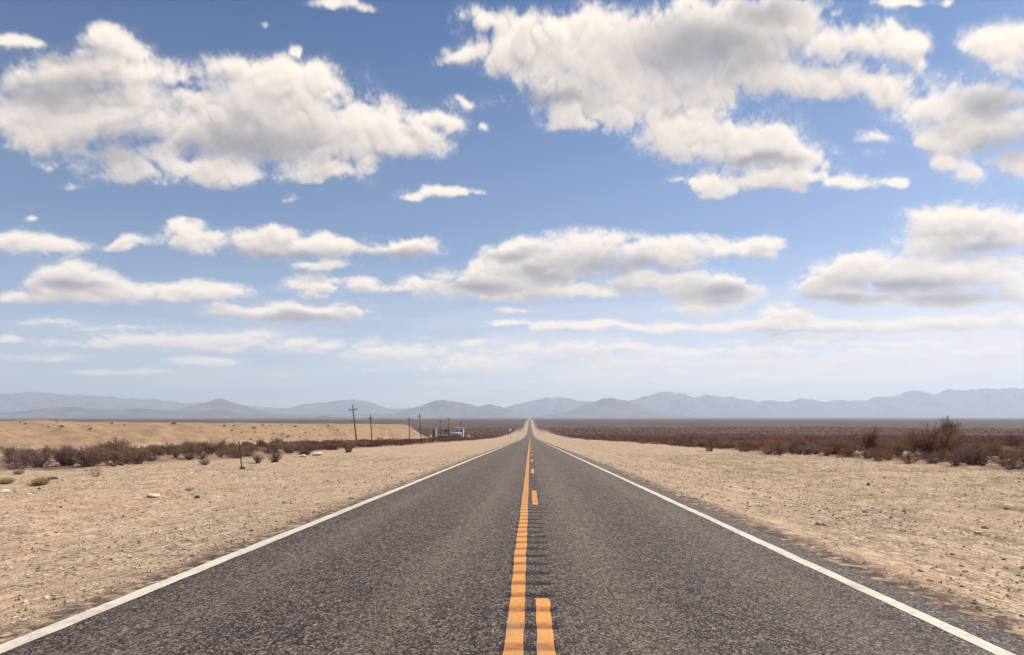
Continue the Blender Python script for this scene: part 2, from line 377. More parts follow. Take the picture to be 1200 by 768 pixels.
def ground_material():
    m, T, b = material('desert_ground')
    pos = T.n('ShaderNodeNewGeometry').outputs['Position']; xyz = T.n('ShaderNodeSeparateXYZ', in0=pos).outputs
    at_ = lambda nme: T.n('ShaderNodeAttribute', attribute_name=nme).outputs['Fac']
    sc, bk = at_('scrub'), at_('bank')
    big = T.noise(pos, .22, 4, .6); mid = T.noise(pos, 1.3, 4, .62)
    c = T.mix(T.ramp(big, .36, .64), (.470, .345, .225), (.415, .320, .215))
    c = T.mix(T.ramp(mid, .40, .66), c, (.52, .395, .265))
    # streaks that run with the road, from graders and wheels
    st = T.noise(T.stretch(pos, 1.6, .12), 1.0, 4, .6, .4)
    c = T.mix(T.math('MULTIPLY', T.ramp(st, .51, .66), T.ramp(xyz[0], 4, 6, .30, .78)), c, (.28, .21, .15))
    c = T.mix(T.math('MULTIPLY', T.ramp(st, .47, .32), .5), c, (.64, .50, .35))
    patch = T.noise(T.stretch(pos, .35, .9), 1.0, 4, .65)
    c = T.mix(T.math('MULTIPLY', T.ramp(patch, .53, .66), T.ramp(xyz[0], 2, 9, .40, .70)), c, (.265, .195, .150))
    # gravel: cells of three sizes, each a little lighter or darker
    for scale, amt, lo, hi in ((55, .95, (.17, .145, .105), (.80, .67, .51)), (21, .85, (.16, .135, .10), (.78, .65, .50)), (7.5, .7, (.20, .175, .13), (.68, .56, .42))):
        cell = T.cells(T.stretch(pos, 1, .6), scale); v = T.n('ShaderNodeSeparateColor', in0=cell.outputs['Color']).outputs[0]
        cl = T.ramp(T.noise(pos, scale*.035, 3), .35, .62, .35, 1)
        c = T.mix(T.math('MULTIPLY', T.math('MULTIPLY', T.ramp(v, .80, .98), amt), cl), c, hi)
        c = T.mix(T.math('MULTIPLY', T.math('MULTIPLY', T.ramp(v, .24, .04), amt), cl), c, lo)
    # dark crumbled rim along the pavement
    ax = T.math('ABSOLUTE', T.math('ADD', xyz[0], .08)); rim = T.noise(pos, 5.0, 4, .7)
    rimf = T.math('MULTIPLY', T.ramp(T.math('ADD', ax, T.math('MULTIPLY', rim, .7)), 4.85, 4.35), T.ramp(rim, .36, .58))
    c = T.mix(T.math('MULTIPLY', rimf, .95), c, (.085, .060, .062))
    # bank: cleaner, warmer sand
    cb = T.mix(T.ramp(T.noise(T.stretch(pos, .5, .5, 2.2), .7, 5, .65), .36, .66), (.385, .270, .172), (.27, .195, .132))
    cb = T.mix(T.math('MULTIPLY', T.ramp(T.noise(T.stretch(pos, 1, .6), .75, 6, .8), .52, .62), .75), cb, (.20, .14, .10))
    c = T.mix(T.math('MULTIPLY', T.ramp(bk, .02, .2), .9), c, cb)
    # litter and crust between the shrubs; further off the plain reads as scrub alone
    cs = T.mix(T.ramp(T.noise(pos, .35, 5, .7), .38, .62), (.150, .082, .070), (.30, .200, .150))
    c = T.mix(T.math('MULTIPLY', sc, T.ramp(T.noise(pos, .9, 4, .7), .30, .60)), c, cs)
    dist = xyz[1]
    mott = T.noise(T.stretch(pos, 1, .35), .030, 6, .72)
    cf = T.mix(T.ramp(mott, .40, .60), (.075, .032, .030), (.115, .055, .045))
    cf2 = T.mix(T.ramp(T.noise(T.stretch(pos, 1, .3), .006, 5, .7), .38, .62), (.080, .056, .038), (.112, .083, .057))
    cf = T.mix(T.ramp(T.math('ADD', dist, T.math('MULTIPLY', T.noise(pos, .0015, 3), 500)), 900, 1700), cf, cf2)
    c = T.mix(T.math('MULTIPLY', sc, T.ramp(dist, 110, 420)), c, cf)
    c = T.mix(1.0, c, (.81, .75, .73), 'MULTIPLY')
    T.set(b.inputs['Base Color'], c); b.inputs['Roughness'].default_value = .95; b.inputs['Specular IOR Level'].default_value = .1
    h = T.math('ADD', T.math('MULTIPLY', T.noise(pos, 3.2, 6, .72), .05), T.math('MULTIPLY', T.cells(pos, 21).outputs['Distance'], -.010))
    h = T.math('ADD', h, T.math('MULTIPLY', T.noise(pos, 42, 3, .7), .012))
    T.set(b.inputs['Normal'], T.n('ShaderNodeBump', i_Strength=.8, i_Distance=1.0, i_Height=h).outputs[0])
    return m

def asphalt_material(groove=True):
    m, T, b = material('asphalt')
    pos = T.n('ShaderNodeNewGeometry').outputs['Position']; xyz = T.n('ShaderNodeSeparateXYZ', in0=pos).outputs
    c = T.mix(T.ramp(T.noise(pos, 1.1, 5, .65), .35, .65), (.044, .036, .040), (.056, .047, .047))
    # lighter wheel paths polished along the lanes, darker oil band between, drifting a little
    xw = T.math('ADD', xyz[0], T.math('MULTIPLY', T.math('SUBTRACT', T.noise(T.stretch(pos, .02, .035), 1, 2), .5), .9))
    wv = None
    for x0, wd in ((-3.05, .36), (-1.05, .40), (.72, .38), (2.6, .40)):
        g = T.ramp(T.math('ABSOLUTE', T.math('SUBTRACT', xw, x0)), 0, wd*1.7, 1, 0)
        wv = g if wv is None else T.math('MAXIMUM', wv, g)
    c = T.mix(T.math('MULTIPLY', wv, T.ramp(xyz[1], 4, 18, .42, 1.0)), c, (.36, .325, .20))
    for x0, wd in ((-2.1, .55), (1.6, .50)):             # oil and rubber down the middle of each lane
        g = T.ramp(T.math('ABSOLUTE', T.math('SUBTRACT', xw, x0)), 0, wd, 1, 0)
        c = T.mix(T.math('MULTIPLY', g, T.ramp(xyz[1], 3, 14, .35, .80)), c, (.036, .030, .034))
    st = T.noise(T.stretch(pos, 2.6, .07), 1.0, 4, .62)
    c = T.mix(T.math('MULTIPLY', T.ramp(st, .50, .66), .75), c, (.036, .030, .034))
    c = T.mix(T.math('MULTIPLY', T.ramp(st, .46, .30), .6), c, (.160, .145, .100))
    c = T.mix(T.ramp(T.math('ADD', xyz[1], T.math('MULTIPLY', st, 8)), 3, 40, 0, .60), c, (.235, .208, .128))   # grazing-angle brightening painted into the colour, stronger with distance
    dk = T.ramp(T.noise(T.stretch(pos, .7, .25), 1.0, 5, .7), .55, .70)
    c = T.mix(T.math('MULTIPLY', dk, .3), c, (.034, .028, .032))
    # chip seal
    for scale, amt in ((110, 1.0), (60, .88), (30, T.ramp(xyz[1], 5, 12, .22, .60)), (12, T.ramp(xyz[1], 10, 26, .07, .42))):
        v = T.n('ShaderNodeSeparateColor', in0=T.cells(T.stretch(pos, 1, .75), scale).outputs['Color']).outputs
        c = T.mix(T.math('MULTIPLY', T.ramp(v[0], .66, .97), amt), c, (.47, .42, .375))
        c = T.mix(T.math('MULTIPLY', T.ramp(v[1], .40, .08), amt), c, (.022, .017, .022))
    # dirt and tar lying in the milled strip
    gr = T.n('ShaderNodeAttribute', attribute_name='groove').outputs['Fac']
    c = T.mix(T.math('MULTIPLY', gr, .9), c, (.014, .011, .017))
    ed = T.math('MULTIPLY', T.ramp(T.math('ADD', T.math('ABSOLUTE', xyz[0]), T.math('MULTIPLY', T.noise(pos, 7, 4, .7), .25)), 3.88, 4.12), .6)
    c = T.mix(ed, c, (.20, .165, .115))
    c = T.mix(1.0, c, (.555, .475, .455), 'MULTIPLY')
    T.set(b.inputs['Base Color'], c); T.set(b.inputs['Roughness'], T.ramp(T.noise(pos, 30, 2), .3, .7, .55, .8)); b.inputs['Specular IOR Level'].default_value = .15
    h = T.math('ADD', T.math('MULTIPLY', T.cells(pos, 95).outputs['Distance'], -.0045), T.math('MULTIPLY', T.cells(pos, 42).outputs['Distance'], -.006))
    T.set(b.inputs['Normal'], T.n('ShaderNodeBump', i_Strength=.9, i_Distance=1.0, i_Height=h).outputs[0])
    return m

def paint_material(name, c1, c2, worn, wear=.5):
    m, T, b = material(name)
    pos = T.n('ShaderNodeNewGeometry').outputs['Position']
    c = T.mix(T.ramp(T.noise(pos, 6, 4, .65), .35, .68), c1, c2)
    gr = T.n('ShaderNodeAttribute', attribute_name='groove').outputs['Fac']
    c = T.mix(T.math('MULTIPLY', T.math('POWER', gr, .5), T.ramp(T.noise(pos, 22, 3, .7), .25, .6, .35, 1)), c, worn)
    v = T.n('ShaderNodeSeparateColor', in0=T.cells(pos, 80).outputs['Color']).outputs[0]
    chip = T.math('MULTIPLY', T.ramp(v, .78, .92), T.ramp(T.noise(T.stretch(pos, 1, .5), 6, 4, .75), .42, .62, wear*.3, 1))
    c = T.mix(T.math('MULTIPLY', chip, .60), c, (.11, .09, .085))
    c = T.mix(T.math('MULTIPLY', T.ramp(T.noise(T.stretch(pos, 1, .25), 3, 4, .7), .45, .7), .45), c, (.25, .21, .17))
    T.set(b.inputs['Base Color'], c); b.inputs['Roughness'].default_value = .7
    h = T.math('MULTIPLY', T.cells(pos, 95).outputs['Distance'], -.003)
    T.set(b.inputs['Normal'], T.n('ShaderNodeBump', i_Strength=.7, i_Distance=1.0, i_Height=h).outputs[0])
    return m

M = {}
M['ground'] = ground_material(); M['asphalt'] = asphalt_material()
M['white_paint'] = paint_material('white_road_paint', (.62, .56, .47), (.48, .42, .345), (.40, .35, .29), .9)
M['yellow_paint'] = paint_material('yellow_road_paint', (.61, .265, .046), (.53, .215, .036), (.215, .066, .016))
M['leaf'] = island_mat('shrub_leaf', [(.270, .205, .095), (.225, .150, .090), (.320, .255, .125), (.175, .105, .085)], thin=.4)
M['rust_leaf'] = island_mat('rusty_shrub_leaf', [(.340, .165, .080), (.270, .120, .072), (.310, .225, .105), (.200, .115, .085)], thin=.4)
M['twig'] = island_mat('shrub_twig', [(.215, .125, .118), (.165, .091, .097), (.315, .229, .186), (.157, .097, .111)])
M['scrub'] = island_mat('distant_scrub', [(.095, .040, .038), (.160, .068, .052), (.260, .170, .088), (.105, .046, .042)], scale=.12, thin=.4, tone=True)
M['straw'] = island_mat('dry_straw', [(.56, .43, .25), (.46, .34, .20), (.62, .50, .32), (.40, .31, .19)], thin=.4)
M['green_straw'] = island_mat('yellow_green_straw', [(.56, .45, .24), (.46, .36, .20), (.62, .50, .29), (.42, .31, .19)], thin=.4)
M['stone'] = island_mat('gravel_stone', [(.66, .55, .43), (.42, .33, .25), (.20, .15, .13), (.50, .39, .29)], scale=5)
M['pale_rock'] = simple('pale_rock', (.74, .62, .47), (.56, .45, .33), 6, .9, .6, 14)
M['dark_rock'] = simple('dark_rock', (.070, .045, .042), (.12, .08, .07), 8, .9, .6, 20)
M['wood'] = simple('weathered_pole_wood', (.115, .075, .062), (.075, .050, .045), 6, .9, .5, 18, stretch=(1, 1, .1))
M['steel'] = simple('dark_steel', (.060, .055, .070), (.045, .040, .052), 20, .6, metal=.3)
M['insulator'] = simple('brown_glazed_insulator', (.10, .06, .05), (.13, .08, .06), 10, .35, spec=.5)

# ------------------------------------------------------------------ ground, one sheet to the horizon
def axis_rows():
    a = [-300, -120, -50, -20, -8, -3, -1, .5, 1.5]; y = 2.0
    while y < 26000: a.append(y); y += max(.09, y*.0125)
    return np.array(a+[27500])
def build_ground():
    ys = axis_rows()
    xp = [4.0]; x = 4.0
    xs_in = [-3.95, -3.5, -2, 0, 2, 3.4, 3.75]
    while x < 23000: x += max(.16, (x-3)*.0165); xp.append(x)
    xp = np.array(xp); X1 = np.concatenate([-xp[::-1], xs_in, xp])
    X1 = np.unique(X1); nx, ny = len(X1), len(ys)
    X, Y = np.meshgrid(X1, ys); Z = ground_z(X, Y)
    V = np.stack([X, Y, Z], -1).reshape(-1, 3)
    i = np.arange(ny-1)[:, None]*nx+np.arange(nx-1)[None]
    Fc = np.stack([i, i+1, i+nx+1, i+nx], -1).reshape(-1, 4)
    me = mesh_np('ground', V, Fc, True)
    attr(me, 'scrub', scrub(X, Y)); attr(me, 'bank', bank(X, Y))
    o = link('ground', me, M['ground']); tag(o, kind='structure')
    return ys
YS = build_ground()

# ------------------------------------------------------------------ road
GSP, GLEN, GDEP = .52, .20, .013
def groove(Y, x):
    """milled rumble grooves over the centre line: 0..1"""
    ph = ((np.asarray(Y)-4.75+GLEN/2) % GSP)
    g = np.where(ph < GLEN, np.sin(np.clip(ph/GLEN, 0, 1)*math.pi), 0)
    return g*sstep(.265, .215, np.abs(np.asarray(x)+.01))*(np.asarray(Y) < 75)
def road_top(X, Y):
    return road_z(Y) - .018*np.abs(X)*.9 - GDEP*groove(Y, X)
def road_rows(y0, y1):
    fine = np.arange(max(y0, .5), min(y1, 40), .0325); mid = np.arange(40, min(y1, 75), .065) if y1 > 40 else []
    rest = YS[(YS > max(y0, 75)) & (YS <= y1)]
    pre = YS[(YS < .5) & (YS >= y0)]
    return np.unique(np.concatenate([pre, fine, mid, rest]))
def strip(name, xs, ys, mat, lift=0.0, ragged=0.0, thick=.0):
    xs = np.asarray(xs, float); X, Y = np.meshgrid(xs, ys)
    if ragged:
        for col, sgn in ((0, -1), (-1, 1)):
            X[:, col] += ragged*(fbm(ys/.45, ys*0+col*7+3, 3, 31)*.5+fbm(ys/3.1, ys*0+col*3, 2, 33)*.7)
    Z = road_top(X, Y)+lift
    if thick:
        X = np.concatenate([X[:, :1]-.03, X, X[:, -1:]+.03], 1); Y = np.concatenate([Y[:, :1], Y, Y[:, -1:]], 1)
        Z = np.concatenate([Z[:, :1]-thick, Z, Z[:, -1:]-thick], 1)
    ny, nx = X.shape
    i = np.arange(ny-1)[:, None]*nx+np.arange(nx-1)[None]
    Fc = np.stack([i, i+1, i+nx+1, i+nx], -1).reshape(-1, 4)
    me = mesh_np(name, np.stack([X, Y, Z], -1).reshape(-1, 3), Fc, True)
    attr(me, 'groove', groove(Y, X)*sstep(.25, .2, np.abs(X+.01)))
    o = link(name, me, mat); tag(o, kind='structure'); return o
RX = [-4.08, -3.6, -2.2, -1.0, -.30, -.265, -.24, -.21, -.1, 0, .1, .19, .22, .25, .30, 1.0, 2.0, 3.0, 3.78]
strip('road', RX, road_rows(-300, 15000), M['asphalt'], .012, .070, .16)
strip('road_marking_edge_left', [-3.935, -3.84, -3.745], road_rows(-20, 1800), M['white_paint'], .016, .012)
strip('road_marking_edge_right', [3.27, 3.35, 3.43], road_rows(-20, 1800), M['white_paint'], .016, .012)
strip('road_marking_centre_solid', [-.187, -.113, -.040], road_rows(-20, 1800), M['yellow_paint'], .016, .009)
def dashes():
    Vs, Fs, Gs, b = [], [], [], 0
    k = -1
    while True:
        y1 = 6.18+12.2*k; k += 1
        if y1 > 420: break
        ys = np.arange(y1-3.75, y1+.001, .0325 if y1 < 40 else .125)
        xs = np.array([.049, .114, .179]); X, Y = np.meshgrid(xs, ys)
        X[:, 0] += .005*fbm(ys/.3, ys*0+1, 3, 41); X[:, -1] += .007*fbm(ys/.3, ys*0+9, 3, 43)
        Z = road_top(X, Y)+.016; ny, nx = X.shape
        i = np.arange(ny-1)[:, None]*nx+np.arange(nx-1)[None]+b
        Vs.append(np.stack([X, Y, Z], -1).reshape(-1, 3)); Fs.append(np.stack([i, i+1, i+nx+1, i+nx], -1).reshape(-1, 4)); Gs.append(groove(Y, X).ravel()); b += ny*nx
    me = mesh_np('road_marking_centre_dashes', np.concatenate(Vs), np.concatenate(Fs), True); attr(me, 'groove', np.concatenate(Gs))
    tag(link('road_marking_centre_dashes', me, M['yellow_paint']), kind='structure')
dashes()

# ------------------------------------------------------------------ mountains
SKY_FAR = "-260 462|-120 458|-60 463|0 461|30 460.5|60 462|75 465|95 464.5|130 467|165 470|180 468|200 471|218 474|260 473|300 478|335 480|350 476|365 473|380 474|392 471|405 470|430 471|440 474|455 480|480 479|540 476|590 479|610 473|625 469|640 466|670 469|690 472|730 471|752 466|770 463|787 460|800 463|813 467|833 464|850 464|867 468|900 470.7|927 471.7|940 467.7|953 470.7|967 472.7|980 470|1017 470.7|1030 465.7|1053 465|1067 459|1080 459|1092 462.7|1110 457|1128 455|1147 456.7|1163 457.7|1177 455|1200 455|1260 458|1330 454|1400 462|1500 460"
SKY_NEAR = "200 485|222 477|238 472|253 467|268 471|284 475|300 481|330 486|460 486|478 480|490 477|505 471|520 467.5|535 471|550 474|560 477.5|566 476|576 474|590 478|606 484|630 487|660 485|690 474|705 468.5|716 468|735 471|755 478|775 485|800 487"
SKY_LOW_HILLS = "-200 480|-80 478|0 484|30 482|60 478|90 477|110 481|135 480|160 479|200 482|250 481|290 485|330 487|380 488"
def rock_material():
    m, T, b = material('mountain_rock')
    pos = T.n('ShaderNodeNewGeometry').outputs['Position']
    f = T.noise(T.stretch(pos, 1, 1, 2.5), .0026, 8, .75)
    c = T.mix(T.ramp(f, .35, .65), (.07, .05, .055), (.19, .15, .135))
    T.set(b.inputs['Base Color'], c); b.inputs['Roughness'].default_value = 1; b.inputs['Specular IOR Level'].default_value = 0
    return m
M['rock'] = rock_material()
def mountains(name, table, dist, depth, step, seed):
    P = np.array([[float(q) for q in t.split()] for t in table.split('|')])
    px = np.arange(P[0, 0], P[-1, 0], step); nx = len(px); nd = 64
    H = (VY - np.interp(px, P[:, 0], P[:, 1]))/F_PX*dist + CAM_H
    H = np.maximum(H, 2)
    t = np.linspace(-1, 1.2, nd)
    X0 = (px-VX)/F_PX*dist
    X = X0[None]*(1+.0*t[:, None]); Y = dist + t[:, None]*depth + 0*X
    rid = (1-np.abs(fbm(X/1300, Y/1300, 5, seed)))                    # ridged
    jag = 1+(.10*(.45-np.abs(fbm(X0/900, X0*0+seed+5, 4, seed+6)))+.04*fbm(X0/260, X0*0+seed, 5, seed+2, .62))*np.clip((H-60)/500, 0, 1)
    prof = np.where(t < 0, np.clip(1+t, 0, 1)**1.35, np.clip(1-t/1.2, 0, 1)**1.2)[:, None]
    spur = .42+.58*np.clip(rid*.95+.32*fbm(X/330, Y/520, 4, seed+9), -.3, 1.2)
    crest = np.exp(-(t/.10)**2)[:, None]
    k = prof*(spur*(1-crest)+crest*(jag[None]+.02*fbm(X/300, Y/500, 3, seed+4)))
    base = ground_z(0*X, Y)-12
    Z = base+(H[None]-base*0)*k + 0
    Z = np.where(prof <= 0, base-20, Z)
    V = np.stack([X, Y, Z], -1).reshape(-1, 3)
    i = np.arange(nd-1)[:, None]*nx+np.arange(nx-1)[None]
    Fc = np.stack([i, i+1, i+nx+1, i+nx], -1).reshape(-1, 4)
    tag(link(name, mesh_np(name, V, Fc, True), M['rock']), kind='structure')
mountains('mountains', SKY_FAR, 21000, 3800, 2.2, 71)
mountains('mountains_nearer', SKY_NEAR, 15500, 2200, 1.6, 83)
mountains('hills', SKY_LOW_HILLS, 12500, 1500, 1.6, 97)

# ------------------------------------------------------------------ haze: even air round the whole scene
HAZE_DENSITY = 6.0e-5
def build_haze():
    mb = MB(); mb.box(-24500, 24500, -700, 28500, -60, 1090)
    m = bpy.data.materials.new('haze_air'); m.use_nodes = True; T = NT(m.node_tree); T.t.nodes.clear()
    v = T.n('ShaderNodeVolumePrincipled'); v.inputs['Color'].default_value = (.70, .825, 1.0, 1); v.inputs['Density'].default_value = HAZE_DENSITY
    v.inputs['Anisotropy'].default_value = .21
    out = T.n('ShaderNodeOutputMaterial'); T.t.links.new(v.outputs[0], out.inputs['Volume'])
    tag(mb.build('haze', m), kind='stuff')
build_haze()

# ------------------------------------------------------------------ shrubs
def tri_blades(P, D, L, W, rng):
    """one narrow triangle per point: base P, direction D, length L, width W"""
    n = len(P); side = np.cross(D, rng.standard_normal((n, 3))); side /= np.linalg.norm(side, axis=1, keepdims=True)+1e-9
    V = np.empty((n, 3, 3)); V[:, 0] = P-side*W[:, None]/2; V[:, 1] = P+side*W[:, None]/2; V[:, 2] = P+D*L[:, None]
    return V.reshape(-1, 3), np.arange(n*3).reshape(-1, 3)
def leaf_quads(P, size, rng):
    n = len(P); a = rng.standard_normal((n, 3)); a /= np.linalg.norm(a, axis=1, keepdims=True)
    b = np.cross(a, rng.standard_normal((n, 3))); b /= np.linalg.norm(b, axis=1, keepdims=True)+1e-9
    s = size[:, None]
    V = np.stack([P-a*s, P-b*s*.45, P+a*s, P+b*s*.45], 1).reshape(-1, 3)
    return V, np.arange(n*4).reshape(-1, 4)
def stems(n, rng, spread, height, flat, r0, segs=5, lean=(0, 0), twist=.25):
    """fan of curved stems from one root; returns polylines (n, segs+1, 3)"""
    th = rng.uniform(0, 2*math.pi, n); u = rng.uniform(0, 1, n)**.6
    hh = height*(1-flat*u**2)*rng.uniform(.62, 1.0, n); out = spread*u*rng.uniform(.75, 1.05, n)
    t = np.linspace(0, 1, segs+1)[None]
    rr = out[:, None]*(t**.80) + .05*rng.standard_normal((n, 1))*t
    z = hh[:, None]*(t**.92)
    wob = np.cumsum(rng.standard_normal((n, segs+1, 3))*twist*height/segs*.35, 1); wob[:, 0] = 0
    P = np.stack([rr*np.cos(th)[:, None]+lean[0]*t, rr*np.sin(th)[:, None]+lean[1]*t, z], -1)+wob*t[..., None]
    base = rng.uniform(-.26, .26, (n, 1, 3))*np.array([1, 1, 0])*spread
    return P+base*(1-t[..., None]*.5)
def ribbons_from(P, r0, r1, rng):
    """three sided tapered tubes along polylines P (n, s, 3)"""
    n, s, _ = P.shape; D = np.gradient(P, axis=1); D /= np.linalg.norm(D, axis=2, keepdims=True)+1e-9
    ref = rng.standard_normal((n, 1, 3)); U = np.cross(D, ref); U /= np.linalg.norm(U, axis=2, keepdims=True)+1e-9; W = np.cross(D, U)
    rad = np.linspace(r0, r1, s)[None, :, None]
    V = np.stack([P+(U*math.cos(k*2.094)+W*math.sin(k*2.094))*rad for k in range(3)], 2).reshape(-1, 3)
    F = []
    base = (np.arange(n)*s*3)[:, None]+(np.arange(s-1)*3)[None]
    for k in range(3):
        k2 = (k+1) % 3; F.append(np.stack([base+k, base+k2, base+3+k2, base+3+k], -1).reshape(-1, 4))
    return V, np.concatenate(F)
def shrub_data(seed, spread=1.0, height=1.2, flat=.25, n_stem=46, n_twig=5, n_leaf=1500, leaf=.034, fuzz=.10, twist=.25, low=0.12):
    rng = np.random.default_rng(seed)
    P = stems(n_stem, rng, spread, height, flat, .014, 5, twist=twist)
    V1, F1 = ribbons_from(P, .016*height**.5, .004, rng)
    # side twigs
    idx = rng.integers(0, n_stem, n_stem*n_twig); k = rng.integers(2, 5, len(idx)); A = P[idx, k]
    d = P[idx, k+1]-P[idx, k]; d /= np.linalg.norm(d, axis=1, keepdims=True)+1e-9
    d = d*.8+rng.standard_normal(d.shape)*.55; d[:, 2] = np.abs(d[:, 2])*.8+.1; d /= np.linalg.norm(d, axis=1, keepdims=True)
    L = rng.uniform(.18, .42, len(idx))*height*.7
    Q = np.stack([A, A+d*L[:, None]*.5+rng.standard_normal(A.shape)*.02, A+d*L[:, None]+rng.standard_normal(A.shape)*.03], 1)
    V2, F2 = ribbons_from(Q, .006, .0025, rng)
    tw = mesh_np('branches', np.concatenate([V1, V2]), np.concatenate([F1, F2+len(V1)]))
    # leaves cluster round twig ends
    q = rng.integers(0, len(Q), n_leaf); t = rng.uniform(.2, 1.08, (n_leaf, 1))
    C = Q[q, 0]*(1-t)+Q[q, 2]*t + rng.standard_normal((n_leaf, 3))*fuzz*.35
    C = C[C[:, 2] > low*height*rng.uniform(.1, 1, len(C))]
    V3, F3 = leaf_quads(C, rng.uniform(.6, 1.3, len(C))*leaf, rng)
    lf = mesh_np('foliage', V3, F3)
    return tw, lf
def make_shrub(kind, name, loc, rz, s, leafmat, label, cat, group=None, _c={}):
    key = (kind, leafmat)
    if key not in _c:
        tw, lf = shrub_data(**SHRUBS[kind]); tw.materials.append(M['twig']); lf.materials.append(M[leafmat]); _c[key] = (tw, lf)
    tw, lf = _c[key]
    r = empty(name, loc, rz); r.scale = s if isinstance(s, (tuple, list)) else (s, s, s); tag(r, label, cat, group)
    link('branches', tw, None, r); link('foliage', lf, None, r)
    return r
SHRUBS = {   # all about 1.2 m high and 2 m across
    'open0': dict(seed=1, spread=.95, height=1.20, n_leaf=1500),
    'open1': dict(seed=2, spread=1.10, height=1.05, flat=.35, n_leaf=1400),
    'open2': dict(seed=3, spread=.85, height=1.30, flat=.2, n_leaf=1300, twist=.4),
    'open3': dict(seed=4, spread=1.05, height=1.15, flat=.4, n_leaf=1600, twist=.35),
    'twiggy0': dict(seed=5, spread=1.0, height=1.05, flat=.38, n_stem=90, n_twig=5, n_leaf=500, leaf=.022, low=.2),
    'twiggy1': dict(seed=6, spread=1.1, height=.95, flat=.40, n_stem=80, n_twig=5, n_leaf=600, leaf=.022, low=.2),
    'dome': dict(seed=7, spread=1.02, height=1.22, flat=.50, n_stem=230, n_twig=6, n_leaf=1300, leaf=.020, twist=.16, low=.3),
    'tall': dict(seed=8, spread=.62, height=1.25, flat=.15, n_stem=34, n_twig=8, n_leaf=3800, leaf=.026, fuzz=.11, low=.3, twist=.45),
    'great': dict(seed=9, spread=1.05, height=1.2, flat=.30, n_stem=60, n_twig=10, n_leaf=9000, leaf=.022, fuzz=.12, low=.15, twist=.45),
    'sparse': dict(seed=10, spread=1.1, height=.75, flat=.3, n_stem=22, n_twig=4, n_leaf=160, leaf=.03, low=.3, twist=.5),
}
taken = []      # (x, y, r) of the shrubs placed by hand
def hand(kind, px, py, w_px, h_px, leafmat, label, name='desert_shrub', cat='shrub', group=None, rz=None):
    p = at(px, py); k = p.y/F_PX; d = SHRUBS[kind]
    sx = w_px*k/(2*d['spread']*1.02); sz = h_px*k/(d['height']*1.02)
    taken.append((p.x, p.y, w_px*k*.36))
    return make_shrub(kind, name, p+Vector((0, 0, -.02)), random.uniform(0, 6.28) if rz is None else rz, (sx, sx, sz), leafmat, label, cat, group)
hand('great', 1098, 536, 80, 41, 'rust_leaf', 'largest rusty brown desert bush on the right, rising above the horizon line')
hand('tall', 1019, 533, 32, 33, 'rust_leaf', 'tall narrow rusty bush with dark base, just left of the largest bush')
hand('open1', 1148, 541, 36, 30, 'leaf', 'olive brown bush close against the right side of the largest bush on the right')
hand('tall', 1113, 519, 24, 30, 'leaf', 'thin greenish bush behind the largest one, its top the highest point of the right scrub', rz=1.2)
hand('dome', 79, 546, 37, 28, 'rust_leaf', 'round dome shaped twiggy bush, dark reddish brown, at the left end of the shrub row')
hand('twiggy0', 33, 545, 44, 22, 'leaf', 'low wide purplish bush beside the dome shaped bush, on its left')
hand('open2', 162, 544, 34, 26, 'leaf', 'dense grey brown bush directly right of the two small dark rocks')
hand('open0', 141, 536, 36, 27, 'leaf', 'olive topped bush behind the dense grey brown bush left of the delineator post')
hand('sparse', 112, 559, 27, 13, 'rust_leaf', 'small sparse brown shrub with bare crooked twigs in front of the shrub row')
hand('twiggy1', 240, 545, 19, 9, 'rust_leaf', 'small low brown shrub on open ground, left of the delineator post')
hand('open3', 222, 538, 34, 24, 'leaf', 'mounded olive and purple bush behind the small low shrub left of the delineator post')
hand('twiggy0', 322, 542, 22, 18, 'leaf', 'dark bush just right of the delineator post with bare soil at its foot')
hand('open2', 302, 543, 20, 13, 'leaf', 'low purplish bush directly beside the delineator post')
hand('twiggy1', 357, 533, 40, 20, 'leaf', 'broad dark purple bush midway between the delineator post and the nearest utility pole')
hand('open0', 408, 530, 26, 18, 'leaf', 'dark bush at the foot of the nearest utility pole')
hand('open1', 912, 533, 32, 24, 'rust_leaf', 'rusty olive bush fronting the right scrub, left of the dark compact bush')
hand('open3', 938, 532, 22, 21, 'leaf', 'dark compact bush beside the rusty olive bush fronting the right scrub')
hand('open2', 974, 532, 34, 20, 'leaf', 'yellowish olive bush between the compact dark bush and the tall narrow bush')
hand('twiggy0', 1186, 530, 30, 26, 'rust_leaf', 'reddish bush at the right edge behind the pale grass tussocks')
hand('open1', 832, 529, 24, 18, 'leaf', 'olive brown bush reaching furthest out onto the gravel of the right shoulder')

